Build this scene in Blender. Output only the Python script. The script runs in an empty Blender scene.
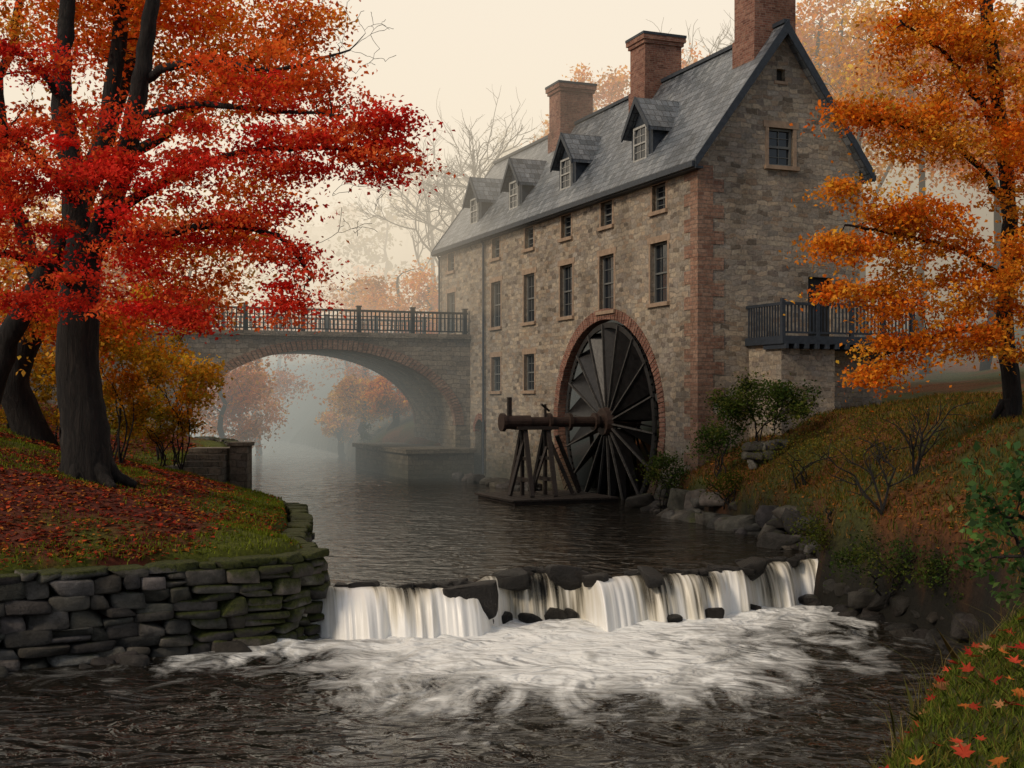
import bpy, math, random
import numpy as np
from mathutils import Vector, Matrix, noise as mnoise

random.seed(7)
R = np.random.default_rng(11)
scene = bpy.context.scene
ROOT = scene.collection
F = 1250.0
CAMZ = 3.2
UP, LOW = -0.4, -1.3      # water levels above / below the weir

def P(px, py, Y):
    """surveyed bearing/elevation + true distance -> world position"""
    return np.array([(px-512)/F*Y, Y, CAMZ+(400-py)/F*Y])

# ------------------------------------------------------------------ helpers
def sstep(a, b, x):
    t = np.clip((np.asarray(x, float)-a)/(b-a), 0, 1)
    return t*t*(3-2*t)

def vnoise(x, y, seed=0):
    x = np.asarray(x, float); y = np.asarray(y, float)
    xi = np.floor(x); yi = np.floor(y); fx = x-xi; fy = y-yi
    def h(a, b):
        v = np.sin(a*127.1+b*311.7+seed*74.7)*43758.5453
        return v-np.floor(v)
    fx = fx*fx*(3-2*fx); fy = fy*fy*(3-2*fy)
    return (h(xi, yi)*(1-fx)+h(xi+1, yi)*fx)*(1-fy)+(h(xi, yi+1)*(1-fx)+h(xi+1, yi+1)*fx)*fy

def fbm(x, y, seed=0, o=4):
    s = 0; a = .5; t = 0
    for i in range(o):
        s = s+a*vnoise(x*2**i, y*2**i, seed+i); t += a; a *= .5
    return s/t

def empty(name, loc=(0, 0, 0), rz=0.0):
    e = bpy.data.objects.new(name, None); ROOT.objects.link(e)
    e.location = loc; e.rotation_euler = (0, 0, rz); return e

def cube_uv(me):
    uv = me.uv_layers.new(name="UVMap")
    n = len(me.loops)
    co = np.empty(len(me.vertices)*3); me.vertices.foreach_get('co', co); co = co.reshape(-1, 3)
    out = np.empty((n, 2))
    for p in me.polygons:
        nx, ny, nz = map(abs, p.normal)
        for li in p.loop_indices:
            c = co[me.loops[li].vertex_index]
            if nx >= ny and nx >= nz*0.7: out[li] = (c[1], c[2])
            elif ny >= nz*0.7: out[li] = (c[0], c[2])
            else: out[li] = (c[0], c[1])
    uv.data.foreach_set('uv', out.ravel())

def make_obj(name, verts, faces, mats, midx=None, parent=None, uv=False, smooth=False):
    me = bpy.data.meshes.new(name)
    me.from_pydata([tuple(map(float, v)) for v in verts], [], faces)
    for m in (mats if isinstance(mats, (list, tuple)) else [mats]): me.materials.append(m)
    if midx is not None: me.polygons.foreach_set('material_index', midx)
    me.update()
    if smooth: me.polygons.foreach_set('use_smooth', [True]*len(me.polygons))
    if uv: cube_uv(me)
    o = bpy.data.objects.new(name, me); ROOT.objects.link(o)
    if parent: o.parent = parent
    return o

class MB:
    def __init__(s): s.v = []; s.f = []; s.m = []
    def add(s, vs, fs, mi=0):
        b = len(s.v); s.v += [tuple(map(float, v)) for v in vs]
        s.f += [tuple(b+i for i in f) for f in fs]; s.m += [mi]*len(fs)
    def box(s, x0, x1, y0, y1, z0, z1, mi=0):
        s.add([(x0,y0,z0),(x1,y0,z0),(x1,y1,z0),(x0,y1,z0),(x0,y0,z1),(x1,y0,z1),(x1,y1,z1),(x0,y1,z1)],
              [(0,3,2,1),(4,5,6,7),(0,1,5,4),(1,2,6,5),(2,3,7,6),(3,0,4,7)], mi)
    def beam(s, a, b, w, h, mi=0, up=(0, 0, 1)):
        a = Vector(a); b = Vector(b); d = (b-a).normalized(); u = Vector(up)
        if abs(d.dot(u)) > .98: u = Vector((1, 0, 0))
        r = d.cross(u).normalized(); u = r.cross(d)
        vs = []
        for p in (a, b):
            for sx, sy in ((-1,-1),(1,-1),(1,1),(-1,1)): vs.append(p+r*sx*w/2+u*sy*h/2)
        s.add(vs, [(3,2,1,0),(4,5,6,7),(0,1,5,4),(1,2,6,5),(2,3,7,6),(3,0,4,7)], mi)
    def prism(s, poly, axis, a0, a1, mi=0):
        """poly in the plane perpendicular to axis ('x': (y,z), 'y': (x,z))"""
        n = len(poly); vs = []
        for a in (a0, a1):
            for (p, q) in poly: vs.append((a, p, q) if axis == 'x' else (p, a, q))
        fs = [tuple(range(n)), tuple(range(2*n-1, n-1, -1))]
        for i in range(n):
            j = (i+1) % n; fs.append((i, i+n, j+n, j))
        s.add(vs, fs, mi)
    def tube(s, pts, rad, n=8, mi=0, cap=True):
        pts = [np.array(p, float) for p in pts]; k = len(pts); vs = []
        ref = np.array([.31, .17, .93])
        for i, p in enumerate(pts):
            t = pts[min(i+1, k-1)]-pts[max(i-1, 0)]; t = t/(np.linalg.norm(t)+1e-9)
            if abs(t@ref) > .97: ref = np.array([.93, .2, .1])
            a = np.cross(t, ref); a /= np.linalg.norm(a)+1e-9; b = np.cross(t, a)
            for j in range(n):
                th = 2*math.pi*j/n; vs.append(p+rad[i]*(math.cos(th)*a+math.sin(th)*b))
        fs = []
        for i in range(k-1):
            for j in range(n):
                q = (j+1) % n; fs.append((i*n+j, i*n+q, (i+1)*n+q, (i+1)*n+j))
        if cap: fs += [tuple(range(n))[::-1], tuple((k-1)*n+j for j in range(n))]
        s.add(vs, fs, mi)
    def obj(s, name, mats, parent=None, uv=True, smooth=False, fixn=False):
        o = make_obj(name, s.v, s.f, mats, s.m, parent, False, smooth)
        if fixn:
            import bmesh
            bm = bmesh.new(); bm.from_mesh(o.data); bmesh.ops.recalc_face_normals(bm, faces=bm.faces)
            bm.to_mesh(o.data); bm.free()
        if uv: cube_uv(o.data)
        return o

def boolean(o, cutter_mb):
    c = cutter_mb.obj("cutter", o.data.materials[0], o.parent, uv=False, fixn=True)
    md = o.modifiers.new("b", 'BOOLEAN'); md.operation = 'DIFFERENCE'; md.object = c; md.solver = 'EXACT'
    bpy.context.view_layer.update()
    dg = bpy.context.evaluated_depsgraph_get()
    me = bpy.data.meshes.new_from_object(o.evaluated_get(dg))
    o.modifiers.clear(); o.data = me
    bpy.data.objects.remove(c, do_unlink=True)

# ------------------------------------------------------------------ materials
def new_mat(name, rough=.8, base=None):
    m = bpy.data.materials.new(name); m.use_nodes = True
    b = m.node_tree.nodes['Principled BSDF']; b.inputs['Roughness'].default_value = rough
    b.inputs['Specular IOR Level'].default_value = .3
    if base: b.inputs['Base Color'].default_value = (*base, 1)
    return m, m.node_tree, b
def nd(nt, typ, **kw):
    n = nt.nodes.new('ShaderNode'+typ)
    for k, v in kw.items():
        kk = k.replace('_', ' ')
        if kk in n.inputs: n.inputs[kk].default_value = v
        else: setattr(n, k, v)
    return n
def lk(nt, a, b): nt.links.new(a, b)
def ramp(nt, stops, fac=None, interp='LINEAR'):
    r = nt.nodes.new('ShaderNodeValToRGB'); r.color_ramp.interpolation = interp
    while len(r.color_ramp.elements) < len(stops): r.color_ramp.elements.new(.5)
    for e, (p, c) in zip(r.color_ramp.elements, stops):
        e.position = p; e.color = (*c, 1) if len(c) == 3 else c
    if fac is not None: lk(nt, fac, r.inputs['Fac'])
    return r
def mixc(nt, fac, a, b, blend='MIX'):
    m = nt.nodes.new('ShaderNodeMix'); m.data_type = 'RGBA'; m.blend_type = blend
    for i, v in ((0, fac), (6, a), (7, b)):
        if hasattr(v, 'is_linked') or hasattr(v, 'links'): lk(nt, v, m.inputs[i])
        else: m.inputs[i].default_value = v if i == 0 else (*v, 1)
    return m.outputs[2]
def math_(nt, op, a, b=0.0, clamp=False):
    m = nt.nodes.new('ShaderNodeMath'); m.operation = op; m.use_clamp = clamp
    for i, v in ((0, a), (1, b)):
        if isinstance(v, (int, float)): m.inputs[i].default_value = v
        else: lk(nt, v, m.inputs[i])
    return m.outputs[0]
def bump(nt, h, bsdf, strength=.5, dist=.02):
    b = nd(nt, 'Bump', Strength=strength, Distance=dist)
    lk(nt, h, b.inputs['Height']); lk(nt, b.outputs[0], bsdf.inputs['Normal']); return b

def masonry(name, cols, mortar, bw, rh, dist=.05, rough=.9, msize=.012, bstr=.7, wet=True, bdist=.03, dscale=1.7):
    m, nt, b = new_mat(name, rough)
    tc = nd(nt, 'TexCoord')
    n1 = nd(nt, 'TexNoise', Scale=dscale, Detail=4.0); lk(nt, tc.outputs['UV'], n1.inputs['Vector'])
    sub = nd(nt, 'VectorMath', operation='SUBTRACT'); lk(nt, n1.outputs['Color'], sub.inputs[0]); sub.inputs[1].default_value = (.5,.5,.5)
    sc = nd(nt, 'VectorMath', operation='SCALE'); lk(nt, sub.outputs[0], sc.inputs[0]); sc.inputs['Scale'].default_value = dist*4
    ad = nd(nt, 'VectorMath', operation='ADD'); lk(nt, tc.outputs['UV'], ad.inputs[0]); lk(nt, sc.outputs[0], ad.inputs[1])
    br = nd(nt, 'TexBrick', Scale=1.0, Mortar_Size=msize, Mortar_Smooth=.4, Brick_Width=bw, Row_Height=rh)
    br.offset = .47; br.squash = .72; br.squash_frequency = 3
    br.inputs['Color1'].default_value = (0,0,0,1); br.inputs['Color2'].default_value = (1,1,1,1); br.inputs['Mortar'].default_value = (.5,.5,.5,1)
    lk(nt, ad.outputs[0], br.inputs['Vector'])
    k = len(cols); rp = ramp(nt, [((i+.0)/(k-1), c) for i, c in enumerate(cols)], br.outputs['Color'])
    col = mixc(nt, br.outputs['Fac'], rp.outputs[0], mortar)
    n2 = nd(nt, 'TexNoise', Scale=.45, Detail=5.0, Roughness=.65); lk(nt, tc.outputs['Object'], n2.inputs['Vector'])
    r2 = ramp(nt, [(.3, (.6,.57,.53)), (.52, (1,1,1)), (.75, (1.2,1.13,1.0))], n2.outputs['Fac'])
    col = mixc(nt, 1.0, col, r2.outputs[0], 'MULTIPLY')
    n3 = nd(nt, 'TexNoise', Scale=11.0, Detail=7.0, Roughness=.72); lk(nt, tc.outputs['Object'], n3.inputs['Vector'])
    r3 = ramp(nt, [(.3, (.55,.55,.55)), (.7, (1.35,1.35,1.35))], n3.outputs['Fac'])
    col = mixc(nt, 1.0, col, r3.outputs[0], 'MULTIPLY')
    if wet:
        g = nd(nt, 'NewGeometry'); sx = nd(nt, 'SeparateXYZ'); lk(nt, g.outputs['Position'], sx.inputs[0])
        h = math_(nt, 'ADD', sx.outputs['Z'], math_(nt, 'MULTIPLY', n2.outputs['Fac'], -2.2))
        rw = nd(nt, 'MapRange'); rw.inputs['From Min'].default_value = -1.4; rw.inputs['From Max'].default_value = 1.2
        rw.inputs['To Min'].default_value = .85; rw.inputs['To Max'].default_value = 0
        lk(nt, h, rw.inputs['Value'])
        col = mixc(nt, rw.outputs[0], col, (.022,.026,.014))
    lk(nt, col, b.inputs['Base Color'])
    hh = math_(nt, 'ADD', math_(nt, 'MULTIPLY', br.outputs['Fac'], -1.0), math_(nt, 'MULTIPLY', n3.outputs['Fac'], .9))
    hh = math_(nt, 'ADD', hh, math_(nt, 'MULTIPLY', br.outputs['Color'], .4))
    bump(nt, hh, b, bstr, bdist)
    return m

M_stone = masonry("mill_rubble_stone", [(.14,.115,.09),(.31,.255,.195),(.41,.35,.27),(.23,.205,.175),(.46,.375,.28),(.26,.19,.135),(.37,.33,.28),(.18,.145,.12)], (.33,.29,.24), .40, .165, .075, bstr=1.0, bdist=.04, dscale=2.6, msize=.014)
M_bstone = masonry("bridge_stone", [(.16,.13,.10),(.26,.215,.165),(.32,.27,.21),(.20,.175,.15)], (.14,.12,.095), .48, .22, .06, bstr=.9, dscale=2.4)
M_brick = masonry("red_brick", [(.14,.055,.038),(.23,.095,.065),(.29,.15,.105),(.18,.075,.055)], (.24,.19,.155), .23, .078, .01, msize=.008, bstr=.5, bdist=.012)
M_quoin = masonry("red_sandstone", [(.20,.105,.075),(.29,.165,.115),(.34,.215,.155),(.25,.14,.095)], (.22,.17,.135), .30, .13, .03, bstr=.8, dscale=2.5)
M_slate = masonry("roof_slate", [(.06,.075,.09),(.12,.14,.165),(.20,.22,.245),(.08,.095,.115)], (.025,.028,.032), .32, .24, .004, rough=.33, wet=False, bstr=.8, bdist=.03)
M_slate.node_tree.nodes['Principled BSDF'].inputs['Specular IOR Level'].default_value = .6

def simple(name, c, rough=.7, var=.35, sc=8.0, bs=.3, metallic=0.0, stretch=None):
    m, nt, b = new_mat(name, rough); b.inputs['Metallic'].default_value = metallic
    tc = nd(nt, 'TexCoord'); n = nd(nt, 'TexNoise', Scale=sc, Detail=6.0, Roughness=.65)
    if stretch:
        mp = nd(nt, 'Mapping'); mp.inputs['Scale'].default_value = stretch
        lk(nt, tc.outputs['Object'], mp.inputs[0]); lk(nt, mp.outputs[0], n.inputs['Vector'])
    else: lk(nt, tc.outputs['Object'], n.inputs['Vector'])
    r = ramp(nt, [(.3, tuple(x*(1-var) for x in c)), (.7, tuple(x*(1+var) for x in c))], n.outputs['Fac'])
    lk(nt, r.outputs[0], b.inputs['Base Color']); bump(nt, n.outputs['Fac'], b, bs, .02)
    return m
M_trim = simple("slate_blue_trim", (.03,.038,.05), .5)
M_sash = simple("painted_sash", (.13,.135,.13), .5, .15)
M_sill = simple("dressed_sandstone", (.30,.215,.15), .85, .3, 5)
M_iron = simple("black_iron", (.012,.013,.015), .45, .3, 12, .2)
M_wood = simple("weathered_dark_wood", (.030,.023,.019), .6, .5, 6, .5, stretch=(1, 1, 6))
M_wheel = simple("wet_wheel_timber", (.012,.0115,.012), .38, .6, 5, .5)
M_wheeledge = simple("pale_wheel_edge", (.05,.047,.044), .45, .5, 6, .4)  # paler tone than the wheel timber, for the front spokes
M_rust = simple("rusty_shaft", (.05,.032,.025), .5, .4, 7, .4, .3)
M_door = simple("dark_door", (.02,.018,.016), .6)
m, nt, b = new_mat("window_glass", .06, (.010,.014,.02)); b.inputs['Specular IOR Level'].default_value = .6
tc = nd(nt, 'TexCoord'); n = nd(nt, 'TexNoise', Scale=2.5, Detail=2.0); lk(nt, tc.outputs['Object'], n.inputs['Vector']); bump(nt, n.outputs['Fac'], b, .15, .02)
M_glass = m

# bark
m, nt, b = new_mat("bark", .9)
tc = nd(nt, 'TexCoord'); mp = nd(nt, 'Mapping'); mp.inputs['Scale'].default_value = (9, 9, 1.6); lk(nt, tc.outputs['Object'], mp.inputs[0])
n = nd(nt, 'TexNoise', Scale=1.3, Detail=8.0, Roughness=.7, Distortion=.6); lk(nt, mp.outputs[0], n.inputs['Vector'])
r = ramp(nt, [(.35, (.008,.0075,.0075)), (.55, (.022,.019,.017)), (.75, (.055,.047,.04))], n.outputs['Fac'])
lk(nt, r.outputs[0], b.inputs['Base Color']); bump(nt, n.outputs['Fac'], b, 1.0, .09)
M_bark = m

def leaf_mat(name, trans=.45, rough=.6):
    m = bpy.data.materials.new(name); m.use_nodes = True; nt = m.node_tree; nt.nodes.clear()
    out = nd(nt, 'OutputMaterial'); at = nd(nt, 'Attribute', attribute_name='Col')
    d = nd(nt, 'BsdfDiffuse')
    t = nd(nt, 'BsdfTranslucent'); mx = nd(nt, 'MixShader'); mx.inputs[0].default_value = trans
    lk(nt, at.outputs['Color'], d.inputs['Color']); lk(nt, at.outputs['Color'], t.inputs['Color'])
    lk(nt, d.outputs[0], mx.inputs[1]); lk(nt, t.outputs[0], mx.inputs[2]); lk(nt, mx.outputs[0], out.inputs[0])
    return m
M_leaf = leaf_mat("autumn_leaf"); M_grass = leaf_mat("grass_blade", .3)
M_litter = leaf_mat("fallen_leaf", .1)

# rock
def rock_mat(name, c, moss=.5, rough=.8):
    m, nt, b = new_mat(name, rough)
    tc = nd(nt, 'TexCoord'); n = nd(nt, 'TexNoise', Scale=3.0, Detail=8.0, Roughness=.7); lk(nt, tc.outputs['Object'], n.inputs['Vector'])
    at = nd(nt, 'Attribute', attribute_name='Col')
    r = ramp(nt, [(.3, tuple(x*.4 for x in c)), (.55, c), (.75, tuple(x*1.9 for x in c))], n.outputs['Fac'])
    col = mixc(nt, 1.0, r.outputs[0], at.outputs['Color'], 'MULTIPLY')
    g = nd(nt, 'NewGeometry'); s = nd(nt, 'SeparateXYZ'); lk(nt, g.outputs['Normal'], s.inputs[0])
    n2 = nd(nt, 'TexNoise', Scale=1.1, Detail=7.0, Roughness=.75); lk(nt, tc.outputs['Object'], n2.inputs['Vector'])
    f = math_(nt, 'ADD', math_(nt, 'MULTIPLY', s.outputs['Z'], .40), math_(nt, 'MULTIPLY', n2.outputs['Fac'], 1.4))
    f = math_(nt, 'ADD', f, at.outputs['Alpha'])
    f = math_(nt, 'MULTIPLY', math_(nt, 'SUBTRACT', f, 1.0-moss+.75), 4.0, True)
    n3 = nd(nt, 'TexNoise', Scale=18.0, Detail=6.0, Roughness=.75); lk(nt, tc.outputs['Object'], n3.inputs['Vector'])
    rm = ramp(nt, [(.35, (.012,.018,.004)), (.65, (.085,.095,.018))], n3.outputs['Fac'])
    col = mixc(nt, f, col, rm.outputs[0]); lk(nt, col, b.inputs['Base Color'])
    h = math_(nt, 'ADD', n.outputs['Fac'], math_(nt, 'MULTIPLY', n3.outputs['Fac'], .6))
    bump(nt, h, b, 1.0, .09); return m
M_rock = rock_mat("grey_field_stone", (.10,.096,.09), .45)
M_wetrock = rock_mat("wet_rock", (.022,.020,.018), .42, .4)

# ------------------------------------------------------------------ river layout
left_shore = [(-40,3),(-16,16.5),(-8.5,20.8),(-4.3,23.2),(-3.75,24.4),(-4.9,26.8),(-5.3,31),(-6.2,35.5),(-8.2,39),(-9.1,42),(-11.2,50),(-13.9,55.5),(-21,73),(-32,98),(-52,135),(-95,185)]
right_shore = [(-70,195),(-38,150),(-20,110),(-12,84),(-8.5,68),(-4.6,60.5),(-2.0,59.8),(.8,57.2),(6.0,44.6),(5.3,42.4),(4.7,40.3),(5.4,37.2),(6.5,32.8),(6.8,30.2),(6.5,28.2),(7.3,25.2),(7.9,22.5),(7.7,19.5),(5.9,15.5),(3.8,12.2),(1.8,9.0),(.4,6.2),(-.6,3),(-1.8,-2),(-6,-14)]
poly = np.array(left_shore+right_shore+[(-60,-14)])
def dist_line(x, y, line):
    d = np.full(x.shape, 1e9)
    for (ax, ay), (bx, by) in zip(line[:-1], line[1:]):
        vx, vy = bx-ax, by-ay
        t = np.clip(((x-ax)*vx+(y-ay)*vy)/(vx*vx+vy*vy), 0, 1)
        d = np.minimum(d, np.hypot(x-ax-t*vx, y-ay-t*vy))
    return d
def inside(x, y):
    c = np.zeros(x.shape, bool); n = len(poly)
    for i in range(n):
        x1, y1 = poly[i]; x2, y2 = poly[(i+1) % n]
        if y1 == y2: continue
        cond = ((y1 > y) != (y2 > y)) & (x < (x2-x1)*(y-y1)/(y2-y1)+x1)
        c ^= cond
    return c
def ground(x, y):
    x = np.asarray(x, float); y = np.asarray(y, float)
    dl = dist_line(x, y, left_shore); dr = dist_line(x, y, right_shore)
    d = np.minimum(dl, dr); ins = inside(x, y); isl = dl < dr
    hl = .3+1.2*sstep(38.5, 43, y)+.27*np.minimum(d, 8)*(1-.6*sstep(40, 50, y))+.06*np.clip(d-8, 0, 60)
    near = 1-sstep(13, 17, y)
    hr = .35+.52*np.minimum(d, 4.5)+.12*np.clip(d-4.5, 0, 60)
    hr = hr*(1-near)+near*(1.25+.16*np.minimum(d, 5))
    hill = sstep(58, 110, y)*.42*np.clip(d-1, 0, 70)
    H = np.where(isl, hl, hr)+hill
    H = H+(fbm(x*.5, y*.5, 3)-.5)*.35*np.clip(d/2, 0, 1)+(fbm(x*2.2, y*2.2, 5)-.5)*.12
    w = np.where(isl, .35, np.where(y < 14, 1.5, .8))
    k = sstep(-.1, 1, d/w)
    land = -2.2*(1-k)+H*k
    return np.where(ins, -2.2, land), d, ins, isl

def axis(segs):
    out = []
    for a, b, s in segs: out += list(np.arange(a, b, s))
    return np.array(out)
xs = axis([(-600,-150,50),(-150,-60,10),(-60,-18,2),(-18,0,.27),(0,6,.1),(6,16,.27),(16,40,1.5),(40,150,10),(150,601,50)])
ys = axis([(-30,3,2),(3,13,.13),(13,62,.3),(62,120,2),(120,260,8),(260,801,50)])
X, Y = np.meshgrid(xs, ys)
Z, D, INS, ISL = ground(X, Y)
nx, ny = len(xs), len(ys)
V = np.stack([X.ravel(), Y.ravel(), Z.ravel()], 1)
fs = [(j*nx+i, j*nx+i+1, (j+1)*nx+i+1, (j+1)*nx+i) for j in range(ny-1) for i in range(nx-1)]
m, nt, b = new_mat("ground_cover", .95)
at = nd(nt, 'Attribute', attribute_name='Col'); tc = nd(nt, 'TexCoord')
n = nd(nt, 'TexNoise', Scale=9.0, Detail=8.0, Roughness=.75); lk(nt, tc.outputs['Object'], n.inputs['Vector'])
r = ramp(nt, [(.3, (.3,.3,.3)), (.55, (1,1,1)), (.75, (1.6,1.5,1.3))], n.outputs['Fac'])
lk(nt, mixc(nt, 1.0, at.outputs['Color'], r.outputs[0], 'MULTIPLY'), b.inputs['Base Color']); bump(nt, n.outputs['Fac'], b, .8, .08)
terrain = make_obj("ground", V, fs, m, smooth=True)
n1 = fbm(X*.6, Y*.6, 21); n2 = fbm(X*1.6, Y*1.6, 33)
red = np.array([.13,.028,.014]); grn = np.array([.10,.115,.013]); rus = np.array([.15,.055,.016]); mud = np.array([.010,.009,.006]); far = np.array([.06,.05,.025])
gl = sstep(.40, .6, 1-n1+.25*np.exp(-D/1.2)+(n2-.5)*.5-.08*np.clip(D-1.5, 0, 3))[..., None]
cl = red*(1-gl)+grn*gl
gr = sstep(.42, .62, n1+(n2-.5)*.5+.05)[..., None]; gr = np.maximum(gr, (1-sstep(12, 16, Y))[..., None]*.9)
cr = rus*(1-gr)+np.array([.06,.065,.012])*gr
C = np.where(ISL[..., None], cl, cr)
kk = np.where(ISL, sstep(-.5, .3, Z), np.where(Y < 15, sstep(-.8, .2, Z), sstep(-.1, .95, Z+(n2-.5)*.8)))[..., None]; C = mud*(1-kk)+C*kk
ff = sstep(60, 90, Y)[..., None]; C = C*(1-ff)+far*ff
ca = terrain.data.color_attributes.new("Col", 'FLOAT_COLOR', 'POINT')
ca.data.foreach_set('color', np.concatenate([C.reshape(-1, 3), np.ones((nx*ny, 1))], 1).ravel())

# ------------------------------------------------------------------ water
cx_ = [-5.2,-3.9,-2.2,-.8,-.55,-.1,1.35,1.7,3.3,4.9,5.25,6.2,6.45,8.2]
cy_ = [24.3,24.5,24.3,24.9,25.9,26.4,26.5,25.6,26.3,26.8,27.9,28.1,28.5,28.9]
def crest(x):
    x = np.asarray(x, float); return np.interp(x, cx_, cy_)+(fbm(x*1.3, x*0+3, 9)-.5)*.75+(fbm(x*4, x*0+3, 19)-.5)*.14
crest_line = list(zip(cx_, cy_))

def water_mat(name, ripple, foam=False, base=(.012,.010,.007)):
    m, nt, b = new_mat(name, .08); b.inputs['Specular IOR Level'].default_value = .5; b.inputs['IOR'].default_value = 1.42
    tc = nd(nt, 'TexCoord'); mp = nd(nt, 'Mapping'); mp.inputs['Scale'].default_value = (1.0, 1.5, 1); mp.inputs['Rotation'].default_value = (0, 0, .35)
    lk(nt, tc.outputs['Object'], mp.inputs[0])
    a = nd(nt, 'TexNoise', Scale=.75*ripple, Detail=2.0, Roughness=.45, Distortion=1.8); lk(nt, mp.outputs[0], a.inputs['Vector'])
    c = nd(nt, 'TexNoise', Scale=2.6*ripple, Detail=2.0, Distortion=1.2); lk(nt, mp.outputs[0], c.inputs['Vector'])
    h = math_(nt, 'ADD', a.outputs['Fac'], math_(nt, 'MULTIPLY', c.outputs['Fac'], .22))
    bump(nt, h, b, 1.0, .32 if foam else .15)
    if foam:
        at = nd(nt, 'Attribute', attribute_name='Col')
        fa = nd(nt, 'SeparateColor'); lk(nt, at.outputs['Color'], fa.inputs[0])
        m2 = nd(nt, 'Mapping'); m2.inputs['Scale'].default_value = (1.0, .6, 1); m2.inputs['Rotation'].default_value = (0, 0, -.35); lk(nt, tc.outputs['Object'], m2.inputs[0])
        e = nd(nt, 'TexNoise', Scale=.95, Detail=5.0, Roughness=.58, Distortion=1.5); lk(nt, m2.outputs[0], e.inputs['Vector'])
        f = math_(nt, 'ADD', math_(nt, 'MULTIPLY', fa.outputs[0], 1.45), math_(nt, 'MULTIPLY', math_(nt, 'SUBTRACT', e.outputs['Fac'], .5), 2.5))
        f = math_(nt, 'MULTIPLY', math_(nt, 'SUBTRACT', f, .34), 1.15, True)
        f = math_(nt, 'MULTIPLY', f, math_(nt, 'MULTIPLY', fa.outputs[0], 3.0, True))
        lk(nt, mixc(nt, f, base, (.86,.87,.84)), b.inputs['Base Color'])
        lk(nt, math_(nt, 'ADD', math_(nt, 'MULTIPLY', f, .6), .08), b.inputs['Roughness'])
    else: b.inputs['Base Color'].default_value = (*base, 1)
    return m
M_wup = water_mat("river_water", 1.1); M_wlow = water_mat("pool_water", 1.1, True)
river = empty("river")
# upper sheet, ruled from the weir crest upstream
U = np.linspace(-5.2, 8.2, 260); rows = np.concatenate([np.linspace(0, 1, 60)**1.6*30, 30+np.linspace(0, 1, 40)[1:]**2*250])
vs = []
for k, rr in enumerate(rows):
    w = float(sstep(0, 10, rr)); x = U*(1-w)+(-60+(U+5.2)/13.4*75)*w
    if rr >= 30: x = -60-(rr-30)*.9+(U+5.2)/13.4*(75+(rr-30)*.9)
    yb = crest(U)+rr if rr < 1 else crest(U)*(1-sstep(1, 10, rr))+26*sstep(1, 10, rr)+rr
    z = UP-.05*math.exp(-rr/.25)+(fbm(x*.8, yb*1.2, 2)-.5)*.035
    vs.append(np.stack([x, yb, z], 1))
n0 = len(U); fs = [(k*n0+i, k*n0+i+1, (k+1)*n0+i+1, (k+1)*n0+i) for k in range(len(rows)-1) for i in range(n0-1)]
make_obj("upper_reach", np.concatenate(vs), fs, M_wup, parent=river, smooth=True)
gx = np.arange(-30, 11, .13); gy = np.concatenate([np.arange(-12, 10, 1.), np.arange(10, 30.2, .13)])
GX, GY = np.meshgrid(gx, gy); dd = dist_line(GX, GY, crest_line)
GZ = LOW+(fbm(GX*1.6, GY*2.2, 4)-.5)*(.05+.30*np.exp(-dd/2.2))+(fbm(GX*.5, GY*.8, 8)-.5)*.12
foam = np.exp(-dd/2.2)*(1.0+.5*(fbm(GX*.4, GY*.35, 14)-.5))+.86*np.exp(-((GX-1.7+(25-GY)*.12)**2)/13.0-((GY-21.6)**2)/12.0)
vs = np.stack([GX.ravel(), GY.ravel(), GZ.ravel()], 1); a, bb = len(gx), len(gy)
fs = [(j*a+i, j*a+i+1, (j+1)*a+i+1, (j+1)*a+i) for j in range(bb-1) for i in range(a-1)]
lo = make_obj("lower_pool", vs, fs, M_wlow, parent=river, smooth=True)
ca = lo.data.color_attributes.new("Col", 'FLOAT_COLOR', 'POINT')
fo = np.clip(foam, 0, 1).ravel(); ca.data.foreach_set('color', np.stack([fo, fo, fo, fo*0+1], 1).ravel())

# weir: falling water + ledge
weir = empty("weir")
m = bpy.data.materials.new("falling_water"); m.use_nodes = True; nt = m.node_tree; b = nt.nodes['Principled BSDF']
b.inputs['Roughness'].default_value = .35
tc = nd(nt, 'TexCoord'); mp = nd(nt, 'Mapping'); mp.inputs['Scale'].default_value = (8, .4, 1); lk(nt, tc.outputs['UV'], mp.inputs[0])
n = nd(nt, 'TexNoise', Scale=1.0, Detail=6.0, Roughness=.6, Distortion=.3); lk(nt, mp.outputs[0], n.inputs['Vector'])
mp2 = nd(nt, 'Mapping'); mp2.inputs['Scale'].default_value = (.8, .35, 1); lk(nt, tc.outputs['UV'], mp2.inputs[0])
n2 = nd(nt, 'TexNoise', Scale=1.0, Detail=2.0); lk(nt, mp2.outputs[0], n2.inputs['Vector'])
s = nd(nt, 'SeparateXYZ'); lk(nt, tc.outputs['UV'], s.inputs[0])
f = math_(nt, 'ADD', math_(nt, 'MULTIPLY', math_(nt, 'SUBTRACT', n.outputs['Fac'], .5), 1.7), math_(nt, 'MULTIPLY', math_(nt, 'SUBTRACT', n2.outputs['Fac'], .5), 4.0))
f = math_(nt, 'ADD', f, math_(nt, 'ADD', math_(nt, 'MULTIPLY', s.outputs['Y'], .6), .36), True)
cw = ramp(nt, [(0, (.03,.028,.02)), (.3, (.32,.29,.22)), (.6, (.68,.64,.54)), (1, (.90,.89,.85))], f)
lk(nt, cw.outputs[0], b.inputs['Base Color'])
al = math_(nt, 'ADD', math_(nt, 'MULTIPLY', f, 1.8), .12, True); lk(nt, al, b.inputs['Alpha'])
bump(nt, n.outputs['Fac'], b, .4, .05)
M_fall = m
U = np.linspace(-4.6, 7.6, 700); vs = []; uvs = []
prof = np.linspace(0, 1, 16)
y0 = crest(U); rough = (fbm(U*1.2, U*0+1, 6)-.5)*1.2+(fbm(U*9, U*0+1, 16)-.5)*.1
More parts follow.
